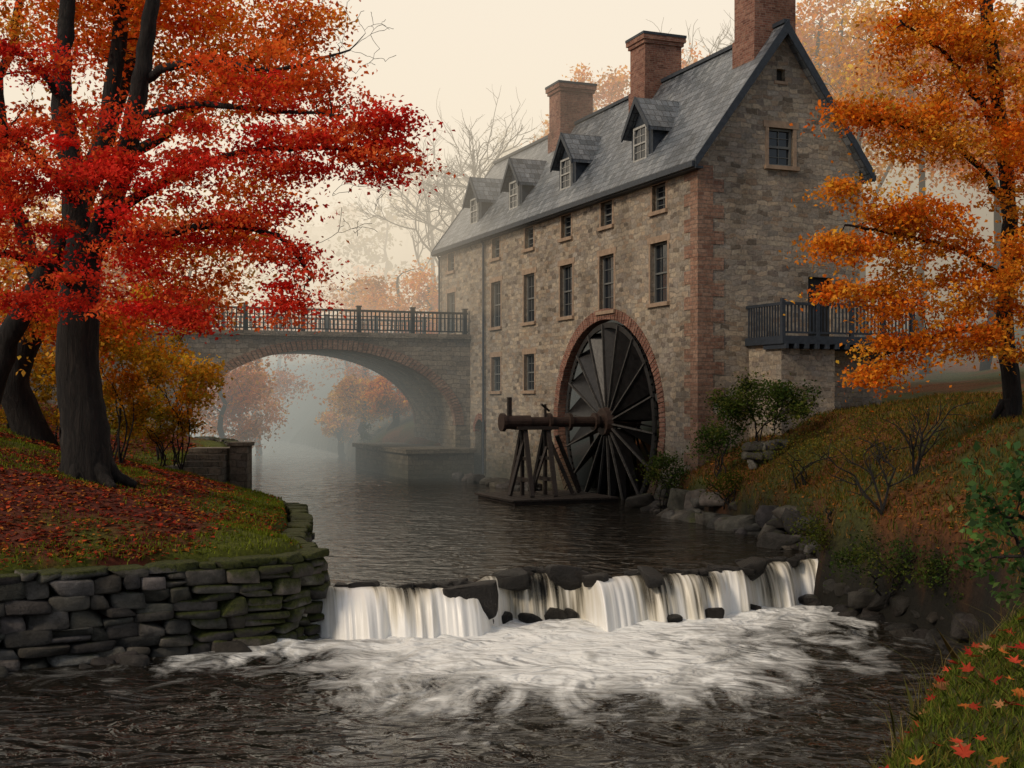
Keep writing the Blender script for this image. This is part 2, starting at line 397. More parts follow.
for t in prof:
    out = .02+(.66+rough)*(t**.62); z = UP-.045+(LOW-UP-.03)*(t**1.6)
    vs.append(np.stack([U+out*.25, y0-out, np.full_like(U, 0)+z], 1)); uvs.append(np.stack([U, U*0+t], 1))
V = np.concatenate(vs); UVV = np.concatenate(uvs); n0 = len(U)
fs = [(k*n0+i, (k+1)*n0+i, (k+1)*n0+i+1, k*n0+i+1) for k in range(15) for i in range(n0-1)]
o = make_obj("falling_water", V, fs, M_fall, parent=weir, smooth=True)
uvl = o.data.uv_layers.new(name="UVMap"); li = np.empty(len(o.data.loops), int); o.data.loops.foreach_get('vertex_index', li)
uvl.data.foreach_set('uv', UVV[li].ravel())
# stone ledge beneath
vs = []
for t, (oy, z) in enumerate([(.5, UP-.12), (.05, UP-.10), (-.06, UP-.25), (-.10, -2.2)]):
    rr = (fbm(U*2+t*7, U*0+t, 31)-.5)*.25
    vs.append(np.stack([U, y0+oy+rr*.6, U*0+z+rr*.12], 1))
fs = [(k*n0+i, (k+1)*n0+i, (k+1)*n0+i+1, k*n0+i+1) for k in range(3) for i in range(n0-1)]
make_obj("ledge", np.concatenate(vs), fs, simple("wet_ledge", (.02,.018,.015), .4, .5, 4, .8), parent=weir, smooth=True)

# ------------------------------------------------------------------ stones
import bmesh
bm = bmesh.new(); bmesh.ops.create_icosphere(bm, subdivisions=3, radius=1); bm.verts.ensure_lookup_table()
ICO = np.array([v.co[:] for v in bm.verts]); ICOF = [tuple(v.index for v in f.verts) for f in bm.faces]; bm.free()
class Stones:
    def __init__(s): s.V = []; s.Fc = []; s.C = []; s.n = 0
    def add(s, c, size, rz=0.0, box=.45, jit=.10, tilt=.06, moss=0.0, shade=None, facet=0):
        p = ICO.copy(); p = np.sign(p)*np.abs(p)**box
        sd = R.uniform(0, 100, 3)
        q = ICO*1.6+sd
        nn = np.sin(q[:, 0]*2.1+q[:, 1]*1.3)*.5+np.sin(q[:, 1]*3.3-q[:, 2]*2.2)*.35+np.sin(q[:, 2]*5.1+q[:, 0]*3.7)*.25
        p = p*(1+jit*nn[:, None])
        for _ in range(facet):       # chop planar facets
            nrm = R.normal(0, 1, 3); nrm /= np.linalg.norm(nrm); dcut = R.uniform(.6, 1.0)
            ex = np.clip(p@nrm-dcut, 0, None); p = p-ex[:, None]*nrm*.95
        sh = R.normal(0, .05, (3, 3)); p = p@(np.eye(3)+sh)
        p = p*np.array(size)/2
        a, bq, cq = R.normal(0, tilt), R.normal(0, tilt), rz
        M = np.array(Matrix.Rotation(cq, 3, 'Z')@Matrix.Rotation(a, 3, 'X')@Matrix.Rotation(bq, 3, 'Y'))
        p = p@M.T+np.array(c)
        s.V.append(p); s.Fc += [tuple(i+s.n for i in f) for f in ICOF]; s.n += len(p)
        g = shade if shade else R.uniform(.5, 1.7); tint = np.array([g*R.uniform(.97, 1.12), g, g*R.uniform(.85, 1.02), moss])
        s.C.append(np.tile(tint, (len(p), 1)))
    def obj(s, name, mat, parent=None):
        o = make_obj(name, np.concatenate(s.V), s.Fc, mat, parent=parent, smooth=True)
        ca = o.data.color_attributes.new("Col", 'FLOAT_COLOR', 'POINT'); ca.data.foreach_set('color', np.concatenate(s.C).ravel())
        return o
def wall_along(S, line, z0, z1, thick=.5, hmin=.15, hmax=.34, wmin=.28, wmax=.85, moss=lambda x, y: 0):
    L = [0]
    for (ax, ay), (bx, by) in zip(line[:-1], line[1:]): L.append(L[-1]+math.hypot(bx-ax, by-ay))
    lx = [p[0] for p in line]; ly = [p[1] for p in line]; z = z0
    while z < z1-.05:
        h = min(R.uniform(hmin, hmax), z1-z); s = -R.uniform(0, .3)
        if z1-z-h < .1: h = z1-z
        while s < L[-1]:
            w = R.uniform(wmin, wmax); c = min(max(s+w/2, 0), L[-1])
            x = np.interp(c, L, lx); y = np.interp(c, L, ly)
            x2 = np.interp(min(c+.1, L[-1]), L, lx); y2 = np.interp(min(c+.1, L[-1]), L, ly); x1 = np.interp(max(c-.1, 0), L, lx); y1 = np.interp(max(c-.1, 0), L, ly)
            a = math.atan2(y2-y1, x2-x1)
            parts = [(0, h)] if (h < .24 or R.uniform() > .3) else [(0, h*.48), (h*.48, h)]
            for za, zb in parts:
                S.add((x, y, z+(za+zb)/2+R.normal(0, .012)), (w*1.06, thick*R.uniform(.8, 1.2), (zb-za)*1.10), a+R.normal(0, .04), .30, .04, .03, moss(x, y)+(.40 if zb+z > z1-.15 else 0), facet=2)
            s += w
        z += h
S = Stones()
wall_along(S, [(-16,16.6),(-8.5,20.9),(-4.4,23.25),(-3.85,24.4),(-4.6,26.2)], -1.6, .3, .55, moss=lambda x, y: .12+.56*float(sstep(-7.2, -4.8, x)))
for i in range(22):
    t = R.uniform(); sz = R.uniform(.25, .5)
    S.add((-12+t*7.6, 18.6+t*4.4-.30+R.normal(0, .1), LOW-.02), (sz*1.3, sz, sz*.7), R.uniform(0, 3), .5, .1, .1, .1, .5, 5)
S.obj("stone_retaining_wall", M_rock)
S = Stones()
wall_along(S, [(-4.75,26.3),(-5.2,31),(-6.1,35.5),(-8.1,39)], -.8, .22, .5, moss=lambda x, y: .6)
wall_along(S, [(-9.1,42),(-11.2,50),(-13.9,55.5)], -.8, 1.6, .5, moss=lambda x, y: .1)
S.obj("stone_retaining_wall.001", M_rock)
# right bank boulders
S = Stones()
for (ax, ay), (bx, by), n in [((4.3,42.3),(4.9,39.8),10),((4.8,39.6),(5.6,36.9),18),((5.6,36.9),(6.7,32.8),34),((6.7,32.8),(7.0,29.5),26)]:
    for i in range(n):
        t = R.uniform(); lay = R.choice([0, 0, 1]); sz = R.choice([R.uniform(.2, .5), R.uniform(.5, 1.15)])
        S.add((ax+(bx-ax)*t+.1+lay*.45+R.normal(0, .18), ay+(by-ay)*t+R.normal(0, .15), -.35+lay*.5+R.normal(0, .06)), (sz*1.15, sz*R.uniform(.6, .9), sz*R.uniform(.45, .75)), R.uniform(0, 3), .36, .05, .16, .22, R.uniform(.35, 1.1), facet=9)
for i in range(26):
    t = R.uniform(); row = i % 3
    S.add((6.9+t*1.7, 36.8+t*.4+R.normal(0, .1), 1.30+row*.25+t*.15), (R.uniform(.35,.6), .4, .28), R.normal(0, .2), .38, .06, .08, .05, facet=5)
for i in range(34):
    t = R.uniform(); p = (-2.6+.373*20*t*.55, 59.4-.928*20*t*.55)
    S.add((p[0]-R.uniform(0, .9), p[1]-.2, -.4+R.normal(0, .08)), (R.uniform(.4,1.1), R.uniform(.4,.8), R.uniform(.3,.6)), R.uniform(0, 3), .42, .08, .1, .1, R.uniform(.4, 1), facet=7)
S.obj("bank_boulders", M_rock)
S = Stones()
for i in range(60):
    t = R.uniform(); pts = [(6.6,28.6),(7.4,25.2),(8.0,22.5),(7.9,19.5)]; k = min(int(t*3), 2); q = t*3-k
    x = pts[k][0]+(pts[k+1][0]-pts[k][0])*q; y = pts[k][1]+(pts[k+1][1]-pts[k][1])*q; lay = R.choice([0, 0, 1]); sz = R.uniform(.3, .9)
    S.add((x+.1+lay*.3+R.normal(0, .1), y+R.normal(0, .1), -1.35+lay*.45), (sz, sz*.8, sz*.55), R.uniform(0, 3), .45, .08, .15, .2, facet=8)
for x, w, h in [(-.85,1.15,.8),(-.15,.8,.5),(1.1,.8,.55),(5.15,.7,.6),(2.9,.5,.35)]:
    S.add((x, float(crest(x))-.24, UP-h/2+.12), (w, .8, h), .2, .36, .06, .04, 0, .8, 6)
for i in range(50):
    x = R.uniform(-4.2, 7.0); S.add((x, float(crest(x))+.10, UP-.08), (R.uniform(.25,.8), .3, R.uniform(.14,.28)), R.normal(0, .4), .45, .10, .1, 0, .7, 5)
for i in range(9):
    x = R.uniform(-4.3, 7.0); S.add((x, float(crest(x))-R.uniform(.6,1.0), LOW+.02), (R.uniform(.25,.6), .35, R.uniform(.2,.4)), R.normal(0, .4), .6, .12, .1, 0, .8, 4)
S.obj("wet_boulders", M_wetrock)

# steps + gate post on the left bank
st = MB()
for i in range(7): st.box(-10.2, -8.98, 37.6+i*.3, 40.6, .35+i*.19, .535+i*.19)
st.box(-8.85, -8.3, 39.2, 39.9, -.8, 1.75); st.box(-8.92, -8.23, 39.13, 39.97, 1.752, 1.87)
st.box(-10.45, -10.21, 37.5, 40.7, -.2, 1.2)
st.obj("stone_steps", M_bstone, uv=True)

# ------------------------------------------------------------------ mill
ANG = math.radians(21.9)
MC = (5.95, 40.0, 0)
mill = empty("stone_watermill", MC, ANG)
W, L, EZ, RZ = 6.27, 25.8, 11.0, 15.3
sl = (RZ-EZ)/(W/2)
pent = [(0,-2),(W,-2),(W,EZ),(W/2,RZ),(0,EZ)]
mb = MB(); mb.prism(pent, 'y', 0, L)
walls = mb.obj("walls", [M_stone], mill, uv=False, fixn=True)
cut = MB(); t = .45; cut.prism([(t,-1.5),(W-t,-1.5),(W-t,EZ-.3),(W/2,RZ-.7),(t,EZ-.3)], 'y', t, L-t); boolean(walls, cut)
WC, WZ, AX, AZ = 6.75, 2.35, 4.25, 3.85     # wheel arch centre / radii
cut = MB()
cut.prism([(WC+AX*math.cos(a), WZ+AZ*math.sin(a)) for a in np.linspace(0, 2*math.pi, 64, endpoint=False)], 'x', -.3, .8)
wins = []
for y in (2.6, 6.6, 10.2, 14, 17.9, 24.1): wins.append((y, 9.62, 10.52, .95)); wins.append((y, 6.5, 8.55, 1.2))
for y in (14, 17.9, 24.1): wins.append((y, 3.6, 5.15, 1.15))
for y, z0, z1, w in wins: cut.box(-.3, .7, y-w/2, y+w/2, z0, z1)
gw = (W/2, 10.9, 12.15, .95)
cut.box(gw[0]-gw[3]/2, gw[0]+gw[3]/2, -.3, .7, gw[1], gw[2])
cut.box(W/2-.17, W/2+.17, -.3, .7, 13.7, 14.1)
cut.box(4.2, 5.2, -.3, .7, 5.22, 7.3)
cut.prism([(19.4,-.3),(20.6,-.3),(20.6,1.7)]+[(20+.6*math.cos(a), 1.7+.6*math.sin(a)) for a in np.linspace(.2, math.pi-.2, 9)]+[(19.4,1.7)], 'x', -.3, .35)
boolean(walls, cut); cube_uv(walls.data)

fr = MB()   # materials: 0 glass 1 sash 2 stone surround 3 door 4 iron
def window(y, z0, z1, w, nv=3, nh=4):
    d = .20
    fr.box(d+.03, d+.05, y-w/2, y+w/2, z0, z1, 0)
    e = .06
    fr.box(d-.04, d+.028, y-w/2, y-w/2+e, z0, z1, 1); fr.box(d-.04, d+.028, y+w/2-e, y+w/2, z0, z1, 1)
    fr.box(d-.04, d+.028, y-w/2+e, y+w/2-e, z0, z0+e, 1); fr.box(d-.04, d+.028, y-w/2+e, y+w/2-e, z1-e, z1, 1)
    zm = (z0+z1)/2; fr.box(d-.035, d+.027, y-w/2+e, y+w/2-e, zm-.03, zm+.03, 1)
    for i in range(1, nv):
        yy = y-w/2+w*i/nv; fr.box(d-.005, d+.026, yy-.012, yy+.012, z0+e, z1-e, 1)
    for i in range(1, nh):
        if nh % 2 == 0 and i == nh//2: continue
        zz = z0+(z1-z0)*i/nh; fr.box(d-.004, d+.025, y-w/2+e, y+w/2-e, zz-.012, zz+.012, 1)
    fr.box(-.10, .12, y-w/2-.16, y+w/2+.16, z0-.13, z0, 2)
    fr.box(-.02, .1, y-w/2-.2, y+w/2+.2, z1, z1+.22, 2)
    fr.box(-.012, .12, y-w/2-.11, y-w/2, z0, z1, 2); fr.box(-.012, .12, y+w/2, y+w/2+.11, z0, z1, 2)
for y, z0, z1, w in wins: window(y, z0, z1, w, 3 if w > 1 else 2, 4)
# gable window (faces -y)
gx0, gz0, gz1, gww = gw
fr.box(gx0-gww/2, gx0+gww/2, .19, .21, gz0, gz1, 0)
for a0, a1, b0, b1 in [(-.5,-.42,0,1),(.42,.5,0,1),(-.42,.42,0,.06),(-.42,.42,.94,1),(-.42,.42,.48,.54)]:
    fr.box(gx0+a0*gww, gx0+a1*gww, .11, .187, gz0+(gz1-gz0)*b0, gz0+(gz1-gz0)*b1, 1)
fr.box(gx0-.015, gx0+.015, .15, .186, gz0, gz1, 1)
for q in (.25, .75): fr.box(gx0-.42*gww, gx0+.42*gww, .152, .185, gz0+(gz1-gz0)*q-.012, gz0+(gz1-gz0)*q+.012, 1)
fr.box(gx0-.66, gx0+.66, -.12, .12, gz0-.13, gz0, 2); fr.box(gx0-.68, gx0+.68, -.035, .1, gz1, gz1+.22, 2)
fr.box(gx0-.6, gx0-.475, -.02, .12, gz0, gz1, 2); fr.box(gx0+.475, gx0+.6, -.02, .12, gz0, gz1, 2)
fr.box(W/2-.17, W/2+.17, .2, .25, 13.7, 14.1, 3); fr.box(W/2-.26, W/2+.26, -.03, .1, 13.6, 13.7, 2)
fr.box(4.2, 5.2, .2, .25, 5.22, 7.3, 3)
fr.box(.28, .33, 19.4, 20.6, -.3, 2.3, 3)
fr.obj("windows_and_doors", [M_glass, M_sash, M_sill, M_door], mill)

# arch rings
def ring(mb, cyy, czz, ax, az, th, a0, a1, n, x0, x1, fn, mi=0):
    for i in range(n):
        b0 = a0+(a1-a0)*i/n+.004; b1 = a0+(a1-a0)*(i+1)/n-.004
        pts = [(cyy+ax*math.cos(b0), czz+az*math.sin(b0)), (cyy+(ax+th)*math.cos(b0), czz+(az+th)*math.sin(b0)),
               (cyy+(ax+th)*math.cos(b1), czz+(az+th)*math.sin(b1)), (cyy+ax*math.cos(b1), czz+az*math.sin(b1))]
        j = R.uniform(-.012, .012)
        mb.prism(pts, fn, x0+j, x1, mi)
rg = MB(); ring(rg, WC, WZ, AX-.02, AZ-.02, .40, math.radians(-42), math.radians(222), 110, -.035, .3, 'x')
rg.obj("wheel_arch_ring", [M_brick], mill, fixn=True)
ring2 = MB(); ring(ring2, 20, 1.7, .6, .6, .28, 0, math.pi, 11, -.03, .2, 'x'); ring2.obj("door_arch_ring", [M_brick], mill, fixn=True)
q = MB()
z = -.6; k = 0
while z < 10.5:
    h = .42; lx, ly = ((.95, .45) if k % 2 else (.55, .85))
    q.box(-.02, lx, -.02, 0.02, z, z+h-.006); q.box(-.02, 0.02, .021, ly, z, z+h-.006)
    z += h; k += 1
q.obj("corner_quoins", [M_quoin], mill)
# roof
rf = MB(); ov = .25; ro = .35; th = .16
for sgn in (0, 1):
    def X_(x): return x if sgn == 0 else W-x
    a = (X_(-ov), EZ-ov*sl); bq = (X_(W/2), RZ); c = (X_(W/2), RZ+th*1.7); d = (X_(-ov-.05), EZ-ov*sl+th*1.2)
    rf.prism([a, bq, c, d], 'y', -ro, L+.3, 0)
rf.obj("slate_roof", [M_slate], mill, fixn=True)
tr = MB()
for sgn in (0, 1):
    def X_(x): return x if sgn == 0 else W-x
    for yy0, yy1 in ((-ro-.06, -ro-.003), (L+.303, L+.36)):
        tr.prism([(X_(-ov-.07), EZ-ov*sl-.12), (X_(W/2), RZ-.12), (X_(W/2), RZ+th*1.7+.03), (X_(-ov-.07), EZ-ov*sl+th*1.2+.03)], 'y', yy0, yy1)
    x0, x1 = sorted((X_(-ov-.17), X_(-ov-.055)))
    tr.box(x0, x1, -ro, L+.3, EZ-ov*sl-.06, EZ-ov*sl+.12)
    x0, x1 = sorted((X_(-ov-.05), X_(-.003))); tr.box(x0, x1, -ro+.01, L+.29, EZ-ov*sl-.10, EZ-ov*sl-.02)
tr.box(W/2-.12, W/2+.12, -ro, L+.3, RZ+th*1.7-.05, RZ+th*1.7+.08)
tr.tube([(-.12,19.2,10.5),(-.12,19.2,-.2)], [.06,.06], 8); tr.tube([(-.3,19.2,10.7),(-.12,19.2,10.35)], [.055,.055], 8)
tr.tube([(-.12,25.6,10.5),(-.12,25.6,6.4)], [.05,.05], 8); tr.tube([(-.3,25.6,10.7),(-.12,25.6,10.35)], [.05,.05], 8)
tr.obj("trim_and_gutters", [M_trim], mill, fixn=True)
# dormers
dm = MB()
for yc in (4.6, 11.0, 16.6, 21.7):
    hw = .8; x0 = .42; ez = 12.85; pz = 13.75
    dm.prism([(yc-hw,11.2),(yc+hw,11.2),(yc+hw,ez),(yc,pz),(yc-hw,ez)], 'x', x0, 2.5, 0)
    for s_ in (-1, 1):
        e0 = yc+s_*(hw+.22); zz = ez-.25
        pr = [(yc, pz+.02), (e0, zz), (e0, zz+.13), (yc, pz+.19)]
        dm.prism(pr, 'x', x0-.25, 2.2, 1)
        dm.prism([(yc, pz-.04), (e0+s_*.02, zz-.07), (e0+s_*.02, zz+.15), (yc, pz+.21)], 'x', x0-.31, x0-.253, 2)
    dm.box(x0-.05, x0-.03, yc-.42, yc+.42, 11.75, 12.85, 3)
    for a0, a1, b0, b1 in [(-.5,-.42,11.68,12.92),(.42,.5,11.68,12.92),(-.42,.42,11.68,11.76),(-.42,.42,12.84,12.92),(-.42,.42,12.27,12.33)]:
        dm.box(x0-.1, x0-.004, yc+a0, yc+a1, b0, b1, 4)
    dm.box(x0-.07, x0-.052, yc-.015, yc+.015, 11.76, 12.84, 4)
    for zz in (12.03, 12.58): dm.box(x0-.068, x0-.051, yc-.42, yc+.42, zz-.012, zz+.012, 4)
dm.obj("dormers", [M_trim, M_slate, M_trim, M_glass, simple("dormer_sash", (.35,.35,.33), .5)], mill, fixn=True)
ch = MB()
for yc in (.95, 8.6, 16.6):
    a, b_ = (.8, .62); ch.box(W/2-a, W/2+a, yc-b_, yc+b_, 14.0, 17.0)
    ch.box(W/2-a-.07, W/2+a+.07, yc-b_-.07, yc+b_+.07, 17.0, 17.14); ch.box(W/2-a-.13, W/2+a+.13, yc-b_-.13, yc+b_+.13, 17.14, 17.32)
    ch.box(W/2-a-.15, W/2+a+.15, yc-b_-.15, yc+b_+.15, 17.322, 17.42, 1)
    ch.box(W/2-a-.05, W/2+a+.05, yc-b_-.05, yc+b_+.05, 14.0, 15.3, 0)
ch.obj("brick_chimneys", [M_brick, M_trim], mill)
# terrace on gable
tb = MB()
tb.box(1.9, 3.9, -1.85, -.003, -.5, 4.95, 0); tb.box(3.9, 6.4, -1.0, -.003, -.5, 4.95, 0)
tb.box(1.75, 6.9, -2.15, -.003, 4.952, 5.2, 1)
for i in range(14): tb.box(1.8+i*.38, 1.9+i*.38, -2.25, -1.0, 4.8, 4.95, 1)
def rail_y(x0, x1, y, z0, z1):
    tb.box(x0, x1, y-.05, y+.05, z1-.09, z1, 1); tb.box(x0, x1, y-.035, y+.035, z0+.08, z0+.14, 1)
    n = int((x1-x0)/.14)
    for i in range(n): xx = x0+.06+i*(x1-x0-.1)/n; tb.box(xx-.02, xx+.02, y-.02, y+.02, z0+.14, z1-.09, 1)
rail_y(1.8, 6.85, -2.05, 5.2, 6.25)
for x in (1.82, 3.1, 4.4, 5.6, 6.8): tb.box(x-.06, x+.06, -2.11, -1.99, 5.2, 6.36, 1)
tb.box(1.78, 1.86, -2.0, 0, 6.16, 6.25, 1)
for i in range(13): tb.box(1.8, 1.84, -1.95+i*.15, -1.91+i*.15, 5.2, 6.16, 1)
tb.obj("terrace", [M_stone, M_trim], mill)

# ------------------------------------------------------------------ water wheel
ww = empty("water_wheel", MC, ANG)
wm = MB(); cyw, czw, RW = WC, WZ, 3.72
def wp(r, a, x): return (x, cyw+r*math.cos(a), czw+r*math.sin(a))
NS = 18
for side in (.08, 1.12):
    for rr, w_ in ((RW, .20),):
        N = 80
        for i in range(N):
            a0 = 2*math.pi*i/N; a1 = 2*math.pi*(i+1)/N
            vs = [wp(rr-w_, a0, side), wp(rr, a0, side), wp(rr, a1, side), wp(rr-w_, a1, side), wp(rr-w_, a0, side+.09), wp(rr, a0, side+.09), wp(rr, a1, side+.09), wp(rr-w_, a1, side+.09)]
            wm.add(vs, [(3,2,1,0),(4,5,6,7),(0,1,5,4),(2,3,7,6)], 0)
for i in range(NS):
    a = 2*math.pi*i/NS+.08
    for side in (.07, 1.2):
        wm.beam(wp(.3, a, side), wp(RW-.05, a, side), .055, .07, 1 if side < .5 else 0, up=(1, 0, 0))
    # broad fan boards between the spokes, raked back into the wheel
    a2 = a+.22
    vs = [wp(.5, a+.01, .12), wp(RW-.08, a+.01, .12), wp(RW-.08, a2, .75), wp(.5, a2, .75)]
    e = .04
    vs += [(v[0], v[1]+e*math.sin(a), v[2]-e*math.cos(a)) for v in vs]
    wm.add(vs, [(0,1,2,3),(7,6,5,4),(0,4,5,1),(1,5,6,2),(2,6,7,3),(3,7,4,0)], 0)
wm.obj("wheel", [M_wheel, M_wheeledge], ww, fixn=False)
sh = MB()
sh.tube([(1.4,cyw,czw+.05),(-.2,cyw,czw+.05),(-.21,cyw,czw+.05),(-3.0,cyw,czw+.05),(-3.01,cyw,czw+.05),(-4.1,cyw,czw+.05)], [.24,.24,.19,.19,.25,.25], 16)
for x in (-.35, -1.4, -2.2, -4.0): sh.tube([(x,cyw,czw+.05),(x-.12,cyw,czw+.05)], [.33,.33], 16)
sh.tube([(.1,cyw,czw+.05),(-.12,cyw,czw+.05)], [.55,.5], 18)
sh.obj("axle_shaft", [M_rust], ww)
tr = empty("wooden_trestle", MC, ANG); t2 = MB()
t2.box(-4.4, -.45, WC-2.0, WC+1.6, -.55, -.30)
for i in range(11): t2.box(-4.5+i*.37, -4.18+i*.37, WC-2.1, WC+1.7, -.298, -.23)
tx = -2.9; top = czw-.2
for xx in (-3.35, -2.45):
    t2.beam((xx, WC-1.05, -.22), (xx+.1, WC-.15, top), .15, .15); t2.beam((xx, WC+1.05, -.22), (xx+.1, WC+.15, top), .15, .15)
    t2.beam((xx+.02, WC-.8, .35), (xx+.02, WC+.8, .35), .1, .14); t2.beam((xx+.05, WC-.5, 1.1), (xx+.05, WC+.5, 1.1), .09, .12)
    t2.beam((xx+.05, WC, -.22), (xx+.05, WC, top), .12, .12)
t2.box(-3.6, -2.0, WC-.32, WC+.32, top-.02, top+.1)
t2.beam((-3.3, WC-.95, 0), (-2.5, WC-.35, 1.5), .08, .1); t2.beam((-3.9, WC-.3, -.2), (-3.2, WC, 1.9), .12, .12); t2.beam((-1.4, WC-.2, -.2), (-2.3, WC, 1.9), .13, .13); t2.beam((-.9, WC+.3, -.2), (-1.9, WC+.1, 1.9), .12, .12)
t2.beam((-3.8, WC, czw+.25), (-3.8, WC, czw+.95), .14, .14); t2.beam((-2.4, WC, czw+.2), (-2.4, WC, czw+.7), .08, .08); t2.beam((-2.6, WC-.1, czw+.7), (-2.2, WC+.1, czw+.45), .06, .06)
t2.obj("trestle_frame", [M_wood], tr)

# ------------------------------------------------------------------ bridge
br = empty("stone_arch_bridge", MC, ANG)
y0b, y1b = 21.3, 27.8; bcx, bcz, ba, bb_ = -6.95, 2.0, 6.2, 3.55
bm_ = MB(); bm_.box(-34, -.003, y0b, y1b, -2, 6.1)
body = bm_.obj("bridge_body", [M_bstone], br, uv=False, fixn=True)
cut = MB(); cut.prism([(bcx-ba, -3), (bcx+ba, -3)]+[(bcx+ba*math.cos(a), bcz+bb_*math.sin(a)) for a in np.linspace(0, math.pi, 40)], 'y', y0b-1, y1b+1)
boolean(body, cut); cube_uv(body.data)
rg = MB(); ring(rg, bcx, bcz, ba-.02, bb_-.02, .45, 0.0, math.pi, 84, y0b-.05, y0b+.3, 'y'); ring(rg, bcx, bcz, ba-.02, bb_-.02, .45, 0, math.pi, 84, y1b-.3, y1b+.06, 'y')
rg.obj("arch_ring", [M_quoin], br, fixn=True)
cp = MB()
for yy in (y0b, y1b): cp.box(-34, -.003, yy-.14, yy+.45, 6.102, 6.32)
cp.box(-3.6, -.4, y0b-1.6, y1b+1.2, -2, .75); cp.box(-3.75, -.3, y0b-1.75, y1b+1.3, .752, .95)
cp.box(-16.5, -13.16, y0b-.8, y1b+.8, -2, 1.1)
cp.obj("copings_and_footings", [M_bstone], br)
dk = MB(); dk.box(-34, -.003, y0b+.45, y1b-.45, 6.102, 6.18); dk.obj("roadway", [simple("gravel_road", (.09,.08,.065))], br)
rl = MB()
for yy in (y0b+.1, y1b-.1):
    rl.box(-33, -.1, yy-.05, yy+.05, 7.28, 7.38); rl.box(-33, -.1, yy-.03, yy+.03, 6.42, 6.48); rl.box(-33, -.1, yy-.025, yy+.025, 7.05, 7.09)
    x = -.25; k = 0
    while x > -33:
        if k % 13 == 0: rl.box(x-.09, x+.09, yy-.09, yy+.09, 6.32, 7.5); rl.box(x-.12, x+.12, yy-.12, yy+.12, 7.5, 7.56)
        else: rl.box(x-.03, x+.03, yy-.02, yy+.02, 6.48, 7.28)
        x -= .2; k += 1
rl.obj("iron_railing", [M_iron], br)

# ------------------------------------------------------------------ vegetation
def leaf_obj(name, pos, size, col, parent, mat, up=.6, asp=.62):
    N = len(pos); pos = np.asarray(pos); size = np.asarray(size).reshape(-1, 1)
    n = R.normal(0, 1, (N, 3)); n[:, 2] += up*1.5; n /= np.linalg.norm(n, axis=1, keepdims=True)
    a = np.cross(n, R.normal(0, 1, (N, 3))); a /= np.linalg.norm(a, axis=1, keepdims=True); b_ = np.cross(n, a)
    v = np.stack([pos+a*size*.55, pos+b_*size*asp*.5+n*size*.12, pos-a*size*.45, pos-b_*size*asp*.5+n*size*.12], 1).reshape(-1, 3)
    me = bpy.data.meshes.new(name)
    me.vertices.add(N*4); me.vertices.foreach_set('co', v.ravel().astype(np.float32))
    me.loops.add(N*4); me.loops.foreach_set('vertex_index', np.arange(N*4, dtype=np.int32))
    me.polygons.add(N); me.polygons.foreach_set('loop_start', np.arange(0, N*4, 4, dtype=np.int32))
    me.materials.append(mat); me.update(calc_edges=True)
    ca = me.color_attributes.new("Col", 'FLOAT_COLOR', 'POINT')
    c = np.repeat(np.concatenate([np.clip(col, 0, 1), np.ones((N, 1))], 1), 4, axis=0); ca.data.foreach_set('color', c.ravel())
    o = bpy.data.objects.new(name, me); ROOT.objects.link(o)
    if parent: o.parent = parent
    return o

